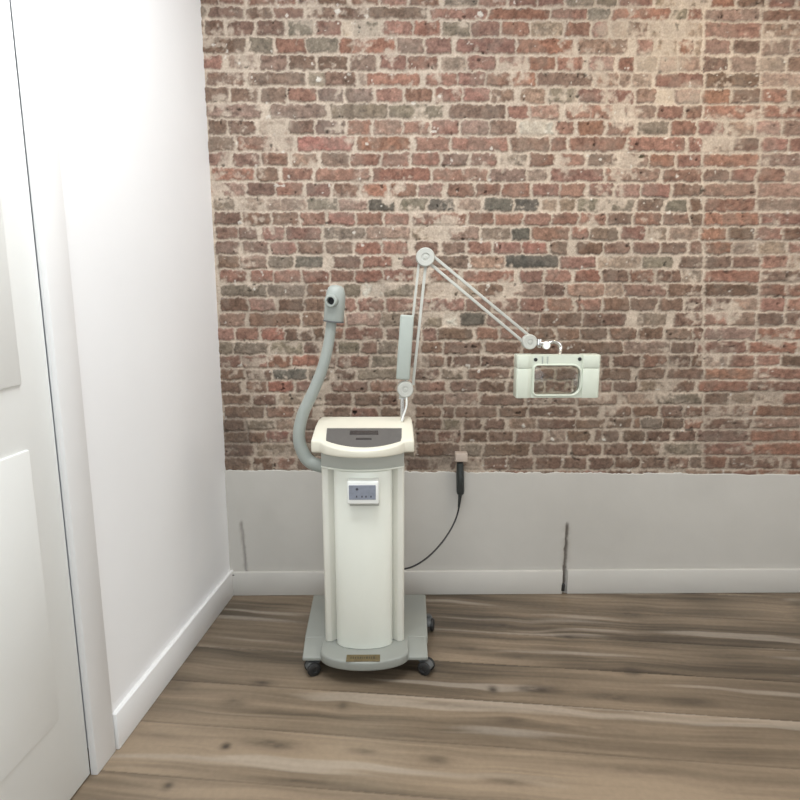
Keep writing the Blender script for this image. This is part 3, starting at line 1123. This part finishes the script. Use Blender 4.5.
# frame: a plate with a rounded window cut through
t = bmesh.new()
inner = rrect(wl, wr, wbm, wt, .014, .032)
outer = rrect(wl - .006, wr + .006, zb, zt, .002, .002)
n = len(inner)
yA, yB = LY - .024, LY + .004
vi = [[t.verts.new((p[0], y, p[1])) for p in inner] for y in (yA, yB)]
vo = [[t.verts.new((p[0], y, p[1])) for p in outer] for y in (yA, yB)]
for i in range(n):
    j = (i + 1) % n
    t.faces.new((vi[0][i], vi[0][j], vo[0][j], vo[0][i]))
    t.faces.new((vi[1][j], vi[1][i], vo[1][i], vo[1][j]))
    t.faces.new((vi[0][j], vi[0][i], vi[1][i], vi[1][j]))
    t.faces.new((vo[0][i], vo[0][j], vo[1][j], vo[1][i]))
bmesh.ops.recalc_face_normals(t, faces=t.faces)
lh = obj('lamp_head', t, M['lamp_white'], ML, smooth=40)
for xa, xb in ((x0, wl - .001), (wr + .005, x1)):
    t = bmesh.new()
    s = -1 if xa == x0 else 1
    pts = [(xa, LY + .022), (xa, LY - .022), (xa + (.006 if s < 0 else 0), LY - .032), (xb - (.006 if s > 0 else 0), LY - .032), (xb, LY - .022), (xb, LY + .022)]
    if s < 0:      # the left housing has a chamfered inner flank
        pts = [(xa, LY + .022), (xa, LY - .030), (xa + .004, LY - .034), (xb - .018, LY - .034), (xb, LY - .022), (xb, LY + .022)]
    zs_ = A(557, 368.2, LY - .03).z
    add_prism(t, pts, zb, zs_ - .0006, .0018, 2)
    add_prism(t, pts, zs_ + .0006, zt, .0018, 2)
    obj('tube_housing', t, M['lamp_white'], lh)
# window rim
t = bmesh.new()
rim = [Vector((p[0], yA - .002, p[1])) for p in rrect(wl + .001, wr + .003, wbm - .001, wt, .015, .034)]
add_tube(t, rim + [rim[0]], .0032, 8, cap=False)
obj('window_rim', t, M['lamp_white'], lh)
# lens: a real biconvex disc in the window's outline
t = bmesh.new()
cxl, czl = (wl + wr) / 2, (wt + wbm) / 2
for sgn in (-1, 1):
    rings = []
    for f in (1.0, .75, .5, .25):
        rings.append([t.verts.new((cxl + (p[0] - cxl) * f * 1.0, LY - .010 + sgn * (.0015 + .006 * (1 - f * f)), czl + (p[1] - czl) * f)) for p in inner])
    c = t.verts.new((cxl, LY - .010 + sgn * .0075, czl))
    for a_, b_ in zip(rings, rings[1:]):
        for i in range(n):
            t.faces.new((a_[i], a_[(i + 1) % n], b_[(i + 1) % n], b_[i]))
    for i in range(n):
        t.faces.new((rings[-1][i], rings[-1][(i + 1) % n], c))
    if sgn < 0:
        first = rings[0]
    else:
        for i in range(n):
            t.faces.new((first[i], first[(i + 1) % n], rings[0][(i + 1) % n], rings[0][i]))
obj('lens', t, M['glass'], lh, label='clear magnifying lens')
for px, py in ((535.6, 359.6), (579.6, 359.0)):
    t = bmesh.new()
    add_lathe(t, [(0, 0), (.0062, 0), (.0062, .0028), (.0045, .004), (0, .004)], A(px, py, yA + .001), (0, -1, 0), 18)
    obj('screw_knob', t, M['black'], lh, label='black screw knob')
for px in (542.5, 547.5):
    t = bmesh.new()
    q = A(px, 360, yA)
    add_box(t, (q.x - .0018, yA - .003, q.z - .012), (q.x + .0018, yA + .001, q.z + .012), .0006, 1)
    obj('switch', t, M['spring'], lh)

# ------------------------------------------------------------------ socket, plug and cord
so0, so1 = aty(455.4, 453.2, -.04), aty(467.5, 461.8, -.04)
bm = bmesh.new()
add_box(bm, (so0.x, -.045, so1.z), (so1.x, -.004, so0.z), .004, 3)
sk = obj('wall_socket', bm, M['socket'], None, label='small beige socket box on the lowest bricks above the black plug', category='socket')
PY = -.036
pl = thing('power_cord', aty(459.8, 569, PY), 'black power cord curving from its plug on the back wall to the machine', 'cord')
bm = bmesh.new()
pa, pb = aty(460.4, 494.5, PY), aty(460.0, 462.5, PY)
L = (pb - pa).length
add_lathe(bm, [(0, 0), (.010, 0), (.0145, .004), (.0165, .015), (.0165, L - .042), (.0150, L - .036), (.0150, L - .012), (.0135, L - .004), (.0135, L), (0, L)], pa, pb - pa, 24)
obj('plug', bm, M['plug_black'], pl, label='thick black plug')
bm = bmesh.new()
add_tube(bm, [aty(460.2, 494, PY), aty(459.6, 500, PY), aty(458.8, 507, PY)], [.0085, .0065, .0050], 14)
obj('strain_relief', bm, M['plug_black'], pl)
cp = [(459.6, 500, PY), (458.2, 511, PY - .004), (454.5, 522, PY - .02), (448, 534, PY - .05), (439, 546, PY - .09), (428, 557, PY - .14), (416, 565, PY - .19), (405, 568.8, -.26), (392, 569, -.325)]
bm = bmesh.new()
add_tube(bm, spline([aty(*p) for p in cp], 6), .0036, 12)
obj('cable', bm, M['black'], pl)

# ------------------------------------------------------------------ cable ends left in the wall
def stub(px0, py0, px1, py1, r, y, label, tilt=0):
    bm = bmesh.new()
    a_, b_ = aty(px0, py0, y), aty(px1, py1, y + tilt)
    d_ = (b_ - a_)
    add_lathe(bm, [(0, 0), (r * .85, 0), (r, .002), (r, d_.length - .002), (r * .8, d_.length), (0, d_.length)], a_, d_, 14)
    o = obj('cable_stub', bm, M['black'], None, label=label, category='cable')
    return o


stub(562.6, 590.6, 563.2, 584.0, .0085, DADO_Y - .010, 'short dark cable stub at the foot of the slot right of the machine')
stub(228.2, 575.2, 235.0, 574.6, .0055, DADO_Y - .009, 'short dark cable end lying on the skirting in the left corner')
